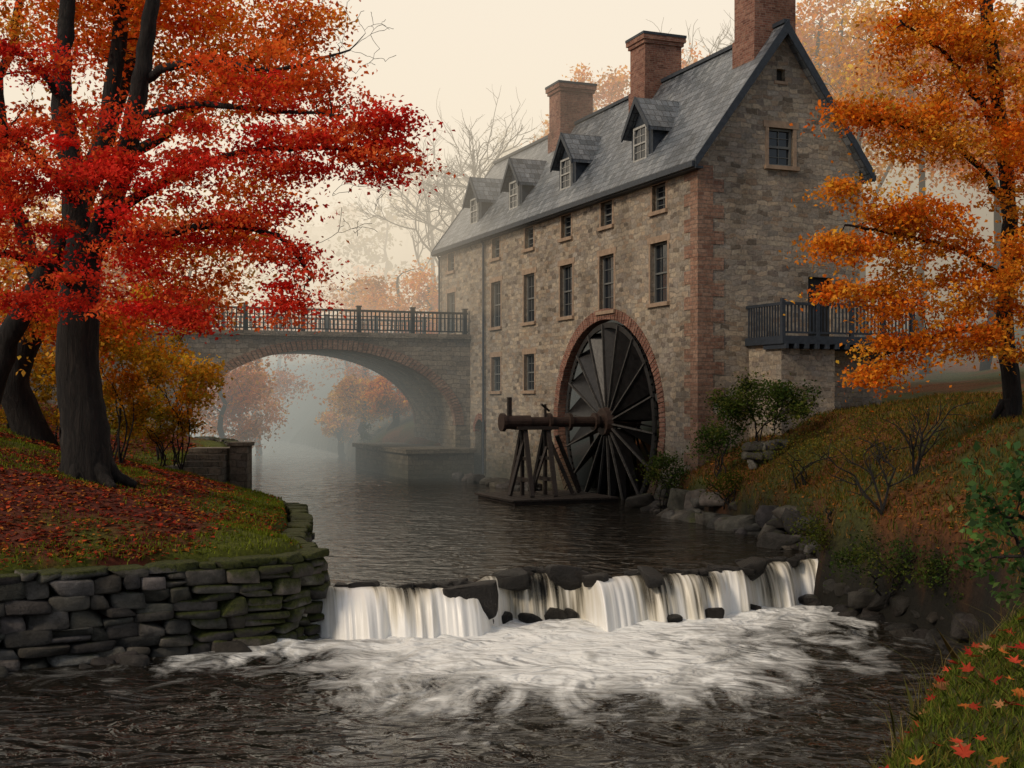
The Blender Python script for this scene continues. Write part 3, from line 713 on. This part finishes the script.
class Tree:
    def __init__(s): s.mb = MB(); s.nodes = []; s.rad = []; s.lp = []; s.ls = []; s.lc = []
    def limb(s, pts, r0, r1, n=9, wob=.06):
        pts = np.array(pts, float); k = len(pts); m_ = max(10, k*5)
        t = np.linspace(0, k-1, m_); out = []
        for q in t:   # catmull-rom
            i = min(int(q), k-2); f = q-i
            p0 = pts[max(i-1, 0)]; p1 = pts[i]; p2 = pts[i+1]; p3 = pts[min(i+2, k-1)]
            out.append(.5*((2*p1)+(-p0+p2)*f+(2*p0-5*p1+4*p2-p3)*f*f+(-p0+3*p1-3*p2+p3)*f**3))
        out = np.array(out); out[1:-1] += R.normal(0, wob, out[1:-1].shape)*np.array([1, 1, .3])
        rr = r0+(r1-r0)*(t/(k-1))**.8
        s.mb.tube(out, rr, n); 
        for p, q in zip(out, rr): s.nodes.append(p); s.rad.append(q)
    def grow(s, targets, maxr=.06, tip=.007, flat=True):
        T = np.array(targets); Nn = np.array(s.nodes)
        d = np.array([np.min(np.linalg.norm(Nn-t, axis=1)) for t in T]); T = T[np.argsort(d)]
        for t in T:
            Nn = np.array(s.nodes); dv = np.linalg.norm(Nn-t, axis=1)+np.clip(Nn[:, 2]-t[2]+.1, 0, None)*.8
            j = int(np.argmin(dv)); p = Nn[j]; ln = np.linalg.norm(t-p)
            if ln < .05: continue
            c = (p+t)/2+np.array([0, 0, .16*ln])+R.normal(0, .07*ln, 3)
            r0 = min(s.rad[j]*.7, .012+.017*ln, maxr); k = 4+int(ln/.5); pts = []
            for q in np.linspace(0, 1, k): pts.append((1-q)**2*p+2*q*(1-q)*c+q*q*t)
            pts = np.array(pts); pts[1:-1] += R.normal(0, .025*ln**.5, pts[1:-1].shape)
            rr = np.linspace(r0, tip, k); s.mb.tube(pts, rr, 5, cap=False)
            for a, b_ in list(zip(pts, rr))[1:]: s.nodes.append(a); s.rad.append(b_)
    def leaves(s, centers, n, rad, size, cols, thick=.3, droop=.15):
        for c in centers:
            k = int(n*R.uniform(.5, 1.5)); rr = rad*R.uniform(.6, 1.25)
            q = R.normal(0, .55, (k, 3))*rr; q[:, 2] = q[:, 2]*thick-droop*(q[:, 0]**2+q[:, 1]**2)/rr
            base = np.array(cols[R.integers(len(cols))])*R.uniform(.65, 1.25)
            s.lp.append(c+q); s.ls.append(size*R.uniform(.6, 1.3, k)); s.lc.append(base*R.uniform(.6, 1.4, (k, 1))*R.uniform(.85, 1.15, (k, 3)))
    def build(s, name, mat=None, up=.6, bark=None):
        e = empty(name)
        if s.mb.v: s.mb.obj("trunk_and_branches", [bark or M_bark], e, uv=False, smooth=True)
        if s.lp: leaf_obj("foliage", np.concatenate(s.lp), np.concatenate(s.ls), np.concatenate(s.lc), e, mat or M_leaf, up)
        return e
def lobe(px, py, Yd, rx, rz, n, ry=None):
    """attractors filling an ellipsoid; radii in metres"""
    c = P(px, py, Yd); ry = ry or rx*.8
    q = R.normal(0, 1, (n, 3)); q /= np.linalg.norm(q, axis=1, keepdims=True); q *= R.uniform(.25, 1, (n, 1))**.5
    return list(c+q*np.array([rx, ry, rz]))

REDS = [(.80,.05,.03),(.88,.08,.035),(.64,.03,.02),(.86,.15,.04)]
ORG = [(.82,.20,.025),(.85,.30,.035),(.76,.14,.02),(.80,.38,.05)]
GOLD = [(.80,.25,.02),(.84,.31,.03),(.74,.18,.018),(.78,.35,.04)]

# red maple
T = Tree(); g0 = float(ground(-9.5, 28)[0])
B = np.array([-9.5, 28, g0-.3])
T.limb([B, P(85,430,28), P(78,370,28), P(80,290,28), P(85,240,28)], .60, .38, 14, .01)
for a in range(6):
    th = a*1.05+.3; T.limb([B+np.array([.25*math.cos(th), .25*math.sin(th), .9]), B+np.array([.55*math.cos(th), .5*math.sin(th), .4]), B+np.array([1.05*math.cos(th), .9*math.sin(th), .12])], .26, .08, 7, .01)
T.limb([P(82,265,28), P(72,180,28.2), P(62,90,28.4), P(68,10,28.6), P(80,-60,28.8)], .34, .14, 10, .03)
T.limb([P(86,260,28), P(112,200,27.8), P(135,110,27.5), P(150,20,27.3), P(158,-60,27)], .32, .13, 10, .03)
T.limb([P(100,225,27.8), P(150,190,27), P(215,160,26.2), P(290,148,25.6), P(370,150,25.2)], .15, .03, 8, .04)
T.limb([P(92,240,27.8), P(150,235,26.5), P(220,225,25.8), P(285,240,25.4), P(310,280,25.2)], .13, .03, 8, .04)
T.limb([P(140,80,27.4), P(200,60,27), P(270,70,26.5), P(350,50,26)], .12, .02, 8, .05)
T.limb([P(130,120,27.4), P(190,105,26.6), P(260,110,26), P(340,115,25.5)], .12, .025, 8, .04)
T.limb([P(75,200,28), P(40,160,27), P(0,130,26), P(-50,120,25.5)], .14, .04, 8, .04)
T.limb([P(66,110,28.3), P(30,60,27.5), P(-20,40,27)], .12, .04, 8, .04)
T.limb([P(78,290,28), P(50,268,26.8), P(10,255,26), P(-40,260,25.5)], .12, .04, 8, .04)
att = []
for L_ in [(60,165,25.8,1.5,.7,14),(150,175,25.6,1.5,.6,16),(215,150,25.4,1.4,.6,15),(290,150,25.2,1.4,.45,15),(345,135,25,1.0,.4,13),(380,165,25,.6,.35,9),(385,125,25,.4,.25,5),
           (180,225,25.2,1.5,.5,12),(265,215,25.2,1.1,.4,9),(285,265,25.2,.6,.5,8),(290,310,25.2,.35,.3,5),(15,60,26,1.3,.7,12),(-5,120,25.8,1.2,.7,11),(20,215,25.6,1.3,.7,12),
           (100,260,25.4,1.3,.5,11),(150,300,25.2,1.2,.35,9),(190,320,25.2,.6,.25,4),(300,95,25.8,1.1,.4,7),(60,300,26,1.2,.3,6),(0,170,26,1.0,.5,7)]:
    att += lobe(*L_)
T.grow(att, .07)
T.leaves(att, 175, .60, .105, REDS, .28, .12)
up_ = lobe(110,120,26,1.2,.5,10)+lobe(210,90,26,1.4,.6,12)+lobe(290,70,26,1.1,.5,9)+lobe(330,110,26,.8,.3,6)
T.grow(up_, .06); T.leaves(up_, 150, .6, .11, [(.85,.12,.03),(.82,.17,.03),(.85,.07,.035)], .35, .12)
bare = lobe(365,45,26,.9,.7,34)+lobe(360,210,25.4,.7,.8,30)+lobe(330,15,26,1.2,.5,22)
T.grow(bare, .03, .006)
T.build("red_maple_tree")

# orange maple behind
T = Tree(); bx, by = -12.6, 33.5; g0 = float(ground(bx, by)[0]); 
T.limb([(bx, by, g0-.3), P(15,380,33), P(40,300,33), P(70,230,33), P(110,120,33), P(150,0,33), P(170,-80,33)], .5, .18, 12, .03)
T.limb([P(45,290,33), P(10,200,33), P(0,100,33), P(20,0,33)], .24, .1, 9, .05)
T.limb([P(90,180,33), P(170,130,33), P(250,60,32.5), P(310,20,32)], .2, .04, 8, .05)
T.limb([P(60,250,33), P(130,240,32.5), P(200,250,32)], .15, .04, 8, .05)
att = []
for L_ in [(150,20,32,2.2,1.3,26),(240,40,31.5,1.7,1.2,22),(290,60,31.5,1.1,.9,12),(60,40,33,2.0,1.5,20),(290,15,32,1.3,.6,10),(200,100,32,1.7,1.0,16),(140,240,31,1.9,1.1,22),(40,280,32,1.9,1.2,20),(220,250,31,1.3,.9,14),
           (90,330,31.5,1.5,.8,12),(250,200,31.2,1.0,.7,8),(60,130,33,2,1,12),(-20,200,33,1.5,2,14),(190,300,31.3,1.2,.5,9)]:
    att += lobe(*L_)
T.grow(att, .07); T.leaves(att, 130, .8, .14, ORG+[(.80,.12,.02)], .5, .1)
T.build("orange_maple_tree")

# dark leaning trunks further left
T = Tree(); bx, by = -13.0, 30.5; g0 = float(ground(bx, by)[0])
T.limb([(bx, by, g0-.3), P(0,360,30.5), P(40,280,30.3), P(75,215,30), P(105,130,30), P(120,20,30), P(125,-60,30)], .34, .16, 10, .03)
att = lobe(110,20,30,1.8,1.2,16)+lobe(30,0,30,1.8,1,14)+lobe(200,10,30,1.6,.8,14)
T.grow(att, .06); T.leaves(att, 120, .75, .14, [(.80,.13,.02),(.82,.22,.02)], .45)
T.build("orange_maple_tree.001")

# right golden tree
T = Tree(); bx, by = 11.9, 30; g0 = float(ground(bx, by)[0])
T.limb([(bx, by, g0-.3), P(1012,400,30), P(1005,320,30), P(1010,220,29.8), P(1000,120,29.5), P(985,0,29), P(975,-80,29)], .26, .13, 10, .02)
for a in range(4):
    th = a*1.5; c0 = np.array([bx, by, g0]); T.limb([c0+[.08*math.cos(th), .08*math.sin(th), .5], c0+[.35*math.cos(th), .3*math.sin(th), .05]], .13, .05, 6, .005)
for l in [[P(1008,280,29.9),P(960,250,29),P(900,235,28),P(845,225,27.5)],[P(1006,200,29.8),P(960,150,29),P(900,125,28),P(860,120,27.5)],[P(1000,130,29.5),P(950,60,29),P(900,20,28.5)],
          [P(1006,330,29.9),P(960,330,29),P(910,345,28.2),P(870,360,28)],[P(1005,250,29.9),P(1050,200,29),P(1100,150,28)],[P(1008,240,29.9),P(1040,280,28.8),P(1080,300,28)]]:
    T.limb(l, .1, .025, 7, .04)
att = []
for L_ in [(875,112,27.6,.8,.4,10),(845,115,27.5,.4,.2,5),(915,130,27.8,1.0,.7,16),(965,120,28,1.4,1.0,24),(935,60,28.3,1.2,.9,20),(950,5,28.5,1.1,.7,16),(905,25,28.5,.8,.6,9),(1000,50,28.6,1.3,1.2,22),(1010,160,28.5,1.2,1.1,22),
           (885,205,27.5,.8,.4,11),(850,188,27.5,.5,.2,6),(865,245,27.5,.9,.45,14),(835,245,27.4,.35,.25,5),(925,235,27.8,1.1,.8,24),(980,260,28.2,1.2,1.0,26),(842,292,27.4,.5,.25,7),(900,300,27.7,1.0,.6,20),(960,330,28,1.1,.7,20),(895,350,27.8,.7,.4,12),(880,375,27.8,.4,.22,6),
           (1010,330,28.3,1.0,.8,16),(1060,120,28,1.5,2,22),(1060,260,28,1.3,1.6,20)]:
    att += lobe(*L_)
T.grow(att, .05); T.leaves(att, 125, .50, .11, GOLD, .45, .16)
T.build("golden_maple_tree")

# shrubs
def shrub(name, px, py, Yd, rx, rz, n, nl, size, cols, thick=.8, rad=.35, base=None, mat=None):
    T = Tree(); c = P(px, py, Yd); bz = float(ground(c[0], c[1])[0]) if base is None else base[2]
    b0 = np.array([c[0], c[1], bz-.1]) if base is None else np.array(base)
    for i in range(5): T.limb([b0+R.normal(0, .1, 3)*[1,1,0], b0*.5+c*.5+R.normal(0, .15, 3), c+R.normal(0, .4, 3)*[rx, rx, rz*.5]], .03, .012, 5, .02)
    a = lobe(px, py, Yd, rx, rz, n); T.grow(a, .02, .004); T.leaves(a, nl, rad, size, cols, thick, .05)
    return T.build(name, mat)
YEL = [(.66,.36,.03),(.62,.28,.025),(.50,.32,.03),(.70,.27,.02)]
shrub("yellow_shrub", 120, 365, 33, 1.6, 1.1, 40, 110, .12, YEL)
shrub("yellow_shrub", 60, 340, 35, 1.8, 1.4, 36, 100, .13, YEL)
shrub("yellow_shrub", 180, 385, 38, 1.4, 1.0, 30, 100, .13, YEL)
shrub("yellow_shrub", 110, 415, 34, 1.5, .6, 34, 100, .11, [(.35,.25,.02),(.50,.26,.02)])
shrub("yellow_shrub", 165, 425, 38, 1.1, .5, 24, 100, .11, [(.30,.22,.02),(.45,.22,.02)])
shrub("yellow_shrub", 160, 330, 40, 1.6, 1.5, 30, 100, .14, YEL)
shrub("yellow_shrub", 15, 385, 36, 1.8, 1.1, 30, 100, .13, [(.40,.22,.02),(.30,.20,.03)])
DG = [(.045,.075,.018),(.065,.095,.022),(.035,.055,.015),(.10,.115,.025)]
shrub("green_bush", 762, 402, 37, 1.5, .75, 44, 140, .10, DG)
shrub("green_bush", 722, 440, 37.5, .8, .5, 18, 120, .09, DG)
shrub("green_bush", 668, 472, 40, .7, .5, 16, 110, .09, DG)
shrub("green_bush", 378, 438, 72, 1.6, 1.0, 14, 80, .16, [(.06,.09,.02)])
shrub("green_bush", 730, 485, 36, .7, .3, 10, 100, .08, [(.05,.07,.012),(.08,.09,.015)])
shrub("green_bush", 890, 555, 25.3, 1.5, .3, 30, 110, .07, DG)
shrub("green_bush", 970, 575, 23.5, 1.2, .4, 28, 110, .07, DG)
shrub("green_bush", 835, 528, 28.3, .9, .3, 16, 110, .07, [(.06,.075,.015),(.09,.09,.02)])
OL = [(.12,.11,.02),(.18,.14,.025),(.09,.09,.018)]
shrub("olive_shrub", 880, 445, 31, 1.6, .9, 34, 60, .06, OL, rad=.5)
shrub("olive_shrub", 800, 455, 33, 1.2, .4, 24, 60, .06, OL, rad=.45)
shrub("leafy_elder_shrub", 1010, 520, 11.5, .45, .85, 36, 26, .095, [(.08,.16,.05),(.11,.19,.055),(.055,.11,.035)], rad=.2, base=(5.0, 11.2, 1.3))
# bare twiggy shrub
def twig(mb, p, d, ln, r, dep):
    k = 5; pts = [p]; dd = d.copy()
    for i in range(k):
        dd = dd+R.normal(0, .13, 3)+np.array([0, 0, .05]); dd /= np.linalg.norm(dd); pts.append(pts[-1]+dd*ln/k)
    mb.tube(pts, np.linspace(r, r*.55, k+1), 5 if r > .02 else 4, cap=False)
    if dep > 0:
        for i in range(R.integers(3, 5)):
            j = R.integers(2, k+1); nd_ = dd+R.normal(0, .5, 3); nd_[2] = abs(nd_[2])*.8; nd_ /= np.linalg.norm(nd_)
            twig(mb, pts[j], nd_, ln*R.uniform(.5, .75), r*.55, dep-1)
for nm, px, py, Yd, hh in [("bare_shrub", 882, 520, 26.5, 1.0), ("bare_shrub", 915, 495, 27.5, 1.1)]:
    mb = MB(); c = P(px, py, Yd); c[2] = float(ground(c[0], c[1])[0])
    for i in range(3): twig(mb, c, np.array([R.normal(0, .35), R.normal(0, .3), 1.2]), hh, .035, 2)
    mb.obj(nm, [M_bark], None, uv=False)

# misty woodland behind
FOR = [(.85,.36,.035),(.85,.44,.05),(.80,.30,.03),(.40,.26,.05),(.25,.19,.05)]
T = Tree()
def far_tree(x, y, h, cw, cols, n=26, nl=75, sz=.34, cv=None):
    gz = float(ground(x, y)[0]); top = np.array([x+R.normal(0, .5), y, gz+h*.9])
    T.limb([(x, y, gz-.5), (x+R.normal(0, .3), y, gz+h*.4), top], .3, .08, 6, .1)
    cv = cv or h*.36
    q = R.normal(0, 1, (n, 3)); q /= np.linalg.norm(q, axis=1, keepdims=True); q *= R.uniform(.2, 1, (n, 1))**.5
    at_ = list(np.array([x, y, gz+h-cv])+q*np.array([cw, cw, cv])); T.grow(at_, .09, .02)
    c = [cols[R.integers(len(cols))]]; T.leaves(at_, nl, cw*.33, sz, c, .7)
def far_top(px, Yd, py, cw, cols, **k):    # crown top at a surveyed elevation
    x = (px-512)/F*Yd; h = CAMZ+(400-py)/F*Yd-float(ground(x, Yd)[0]); far_tree(x, Yd, max(h, 3), cw, cols, **k)
FO = [(.90,.38,.03),(.90,.33,.025),(.88,.44,.05)]
for px, Yd, py, cw in [(596,74,62,3.0),(640,80,92,3.0),(692,72,48,3.0),(735,74,62,2.6),(830,66,-20,4.2),(870,60,5,3.4),(925,60,-20,4.2),(985,58,0,4),(1050,60,0,4),(562,80,112,2.4),(800,70,15,3.0)]:
    far_top(px, Yd, py, cw, FO, n=52, nl=150, sz=.25, cv=4.2)
for px, Yd, py, cw in [(400,76,262,3.2),(362,82,272,3.0),(430,74,275,2.2),(345,96,290,4),(240,72,362,2.4),(222,68,350,2.4),(180,66,230,4),(120,62,200,4),(60,60,190,4),(0,58,190,4),(262,84,300,3.2),(366,74,376,1.7),(345,80,388,1.6),(392,70,395,1.4)]:
    far_top(px, Yd, py, cw, FOR[:3], n=36, nl=120, sz=.24)
for i in range(46):
    a = R.uniform(-.5, .55); Yd = R.uniform(105, 210); x = a*Yd
    if ground(x, Yd)[2]: continue
    far_tree(x, Yd, R.uniform(9, 15), R.uniform(3.5, 5.5), FOR[1:], 14, 60, .55)
T.build("background_trees")
mb = MB()
for px, Yd, py in [(452,88,125),(480,82,130),(505,90,118),(432,96,150),(705,80,20),(728,84,25),(860,64,-30)]:
    x = (px-512)/F*Yd; gz = float(ground(x, Yd)[0]); h = CAMZ+(400-py)/F*Yd-gz
    mb.tube([(x, Yd, gz-.5), (x+.1, Yd, gz+h*.42)], [.3, .2], 7)
    b0 = np.array([x+.1, Yd, gz+h*.42])
    twig(mb, b0, np.array([0, 0, 1.0]), h*.34, .17, 4); twig(mb, b0-[0, 0, 1.2], np.array([.45, 0, 1.0]), h*.3, .12, 4); twig(mb, b0-[0, 0, 1.6], np.array([-.5, .1, 1.0]), h*.3, .12, 4)
mb.obj("bare_background_trees", [M_bark], None, uv=False)

# fallen leaves on the left bank and the right bank
def scatter(x0, x1, y0, y1, n, cond):
    x = R.uniform(x0, x1, n); y = R.uniform(y0, y1, n); z, d, i, l = ground(x, y)
    k = (~i) & cond(x, y, z, d, l); return np.stack([x, y, z], 1)[k], d[k]
p1, _ = scatter(-17, -3.5, 18, 42, 60000, lambda x, y, z, d, l: l & (d > .25) & (fbm(x*.6, y*.6, 21)+R.uniform(-.22, .22, len(x))-.16*np.exp(-d/1.5) > .43))
p2, _ = scatter(4, 16, 17, 40, 20000, lambda x, y, z, d, l: (~l) & (d > .6) & (fbm(x*.6, y*.6, 21)+R.uniform(-.2, .2, len(x)) < .55))
pp = np.concatenate([p1, p2]); pp[:, 2] += .02
cc = np.array([(.34,.035,.02),(.44,.07,.025),(.20,.035,.018),(.44,.16,.03),(.14,.055,.028)])[R.integers(5, size=len(pp))]*R.uniform(.5, 1.2, (len(pp), 1))
cc[len(p1):] = np.array([(.42,.15,.03),(.30,.10,.03),(.22,.08,.025)])[R.integers(3, size=len(p2))]*R.uniform(.5, 1.1, (len(p2), 1))
leaf_obj("fallen_leaves", pp, R.uniform(.06, .13, len(pp)), cc, None, M_litter, 3.0, .8)

def grass(name, pts, h0, h1, w, cols, lean=.35):
    N = len(pts); h = R.uniform(h0, h1, (N, 1)); th = R.uniform(0, 6.28, N); a = np.stack([np.cos(th), np.sin(th), th*0], 1)*w
    ln = R.normal(0, lean, (N, 3)); ln[:, 2] = 0
    p = np.asarray(pts); mid = p+np.array([0, 0, 1])*h*.6+ln*h*.4; tip = p+np.array([0, 0, 1])*h+ln*h*1.2
    v = np.stack([p-a, p+a, mid+a*.7, tip, mid-a*.7], 1).reshape(-1, 3)
    me = bpy.data.meshes.new(name); me.vertices.add(N*5); me.vertices.foreach_set('co', v.ravel().astype(np.float32))
    me.loops.add(N*5); me.loops.foreach_set('vertex_index', np.arange(N*5, dtype=np.int32)); me.polygons.add(N); me.polygons.foreach_set('loop_start', np.arange(0, N*5, 5, dtype=np.int32))
    me.materials.append(M_grass); me.update(calc_edges=True)
    c = np.array(cols)[R.integers(len(cols), size=N)]*R.uniform(.5, 1.4, (N, 1)); c = np.repeat(np.concatenate([c, np.ones((N, 1))], 1), 5, axis=0)
    ca = me.color_attributes.new("Col", 'FLOAT_COLOR', 'POINT'); ca.data.foreach_set('color', c.ravel())
    o = bpy.data.objects.new(name, me); ROOT.objects.link(o)
GC = [(.15,.18,.018),(.18,.21,.025),(.11,.14,.014)]
g1, _ = scatter(-17, -3.5, 18, 42, 70000, lambda x, y, z, d, l: l & (d > .05) & (z > -.2) & ((fbm(x*.6, y*.6, 21)+R.uniform(-.1, .1, len(x)) < .5) | (d < 1.3)))
grass("moss_grass", g1, .04, .11, .012, GC)
g2, _ = scatter(3.5, 15, 16, 42, 50000, lambda x, y, z, d, l: (~l) & (z > .1))
grass("bank_grass", g2, .05, .18, .012, [(.10,.10,.02),(.17,.11,.025),(.07,.085,.015),(.22,.11,.03)])
g3, _ = scatter(-.2, 6.5, 4.2, 13, 120000, lambda x, y, z, d, l: (~l) & (z > -.6))
grass("foreground_grass", g3, .025, .08, .004, [(.11,.15,.02),(.15,.18,.03),(.07,.10,.015),(.16,.13,.03)], .5)
g4, d4 = scatter(-.2, 7.5, 4.5, 14, 30000, lambda x, y, z, d, l: (~l) & (d < 1.3) & (fbm(x*1.5, y*1.5, 50) > .45))
grass("tall_reed_grass", g4, .08, .40, .0035, [(.18,.15,.05),(.12,.12,.035),(.22,.16,.06)], .5)
# individual maple leaves on the foreground grass
star = [(0,1),(.25,.45),(.75,.9),(1.0,.4),(1.5,.65),(1.9,.3),(2.6,.35),(3.14,.2)]
star = star+[(-a, r_) for a, r_ in star[1:-1]][::-1]
pl, _ = scatter(.7, 4.6, 4.8, 9.5, 480, lambda x, y, z, d, l: (~l) & (d > .6))
lv = []; lf = []; lc_ = []
for p in pl:
    s_ = R.uniform(.045, .08); Rm = np.array(Matrix.Rotation(R.uniform(0, 6.28), 3, 'Z')@Matrix.Rotation(R.normal(0, .35), 3, 'X')@Matrix.Rotation(R.normal(0, .35), 3, 'Y'))
    b0 = len(lv); col = np.array([(.45,.06,.03),(.50,.15,.035),(.34,.03,.02),(.36,.16,.07)][R.integers(4)])*R.uniform(.5, 1.2)
    lv.append(p+[0, 0, .06]); lc_.append(col)
    for a, r_ in star: lv.append(p+[0, 0, .06]+Rm@np.array([math.cos(a)*r_*s_, math.sin(a)*r_*s_, r_*r_*s_*R.uniform(-.1, .35)])); lc_.append(col*R.uniform(.7, 1.1))
    k = len(star)
    for i in range(k): lf.append((b0, b0+1+i, b0+1+(i+1) % k))
o = make_obj("fallen_maple_leaves", lv, lf, M_litter)
ca = o.data.color_attributes.new("Col", 'FLOAT_COLOR', 'POINT'); ca.data.foreach_set('color', np.concatenate([np.array(lc_), np.ones((len(lc_), 1))], 1).ravel())

# ------------------------------------------------------------------ mist (air volume that glows: haze colour added as emission)
mist = empty("mist")
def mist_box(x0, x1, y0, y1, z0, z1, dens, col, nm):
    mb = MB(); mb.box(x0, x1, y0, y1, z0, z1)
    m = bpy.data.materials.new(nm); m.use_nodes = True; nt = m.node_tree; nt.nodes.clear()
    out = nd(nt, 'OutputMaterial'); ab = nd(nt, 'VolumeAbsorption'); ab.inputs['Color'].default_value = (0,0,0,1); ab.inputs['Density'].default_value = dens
    em = nd(nt, 'Emission'); em.inputs['Color'].default_value = (*col, 1); em.inputs['Strength'].default_value = dens  # self-lit haze, adds ambient glow around it
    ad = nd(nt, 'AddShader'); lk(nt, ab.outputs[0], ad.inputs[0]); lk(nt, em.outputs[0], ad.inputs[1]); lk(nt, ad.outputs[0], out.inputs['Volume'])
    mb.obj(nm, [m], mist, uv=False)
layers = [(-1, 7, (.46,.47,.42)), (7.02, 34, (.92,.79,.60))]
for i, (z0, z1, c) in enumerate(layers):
    mist_box(-130, 130, 52, 230, z0, z1, .015, c, "far_mist_glow")

# ------------------------------------------------------------------ light
w = bpy.data.worlds.new("World"); scene.world = w; w.use_nodes = True; nt = w.node_tree; nt.nodes.clear()
dirv = Vector((-.66, -.50, .56)).normalized()
sky = nd(nt, 'TexSky', sky_type='NISHITA'); sky.sun_disc = False
sky.sun_elevation = math.asin(dirv.z); sky.sun_rotation = math.atan2(dirv.x, dirv.y)
bg = nd(nt, 'Background', Strength=.05); lk(nt, sky.outputs[0], bg.inputs['Color'])
tc = nd(nt, 'TexCoord'); sx = nd(nt, 'SeparateXYZ'); lk(nt, tc.outputs['Generated'], sx.inputs[0])
rp = ramp(nt, [(0, (.20,.192,.18)), (.45, (.34,.31,.27)), (.75, (.80,.68,.52)), (1, (1.0,.84,.62))], math_(nt, 'ADD', math_(nt, 'MULTIPLY', sx.outputs['Y'], .5), .5))
b2 = nd(nt, 'Background', Strength=.92); lk(nt, rp.outputs[0], b2.inputs['Color'])
ad = nd(nt, 'AddShader'); lk(nt, bg.outputs[0], ad.inputs[0]); lk(nt, b2.outputs[0], ad.inputs[1])
out = nd(nt, 'OutputWorld'); lk(nt, ad.outputs[0], out.inputs[0])
sd = bpy.data.lights.new("sun", 'SUN'); sd.energy = 1.7; sd.angle = math.radians(11); sd.color = (1, .83, .63)
so = bpy.data.objects.new("sun", sd); ROOT.objects.link(so)
so.rotation_euler = dirv.to_track_quat('Z', 'Y').to_euler()

cd = bpy.data.cameras.new("camera"); co = bpy.data.objects.new("camera", cd); ROOT.objects.link(co)
co.location = (0, 0, CAMZ); co.rotation_euler = (math.pi/2, 0, 0)
cd.sensor_width = 36; cd.lens = 36*F/1024; cd.shift_y = 16/1024; cd.clip_end = 3000; cd.clip_start = .05
scene.camera = co
scene.view_settings.view_transform = 'Standard'; scene.view_settings.look = 'None'; scene.view_settings.exposure = 0
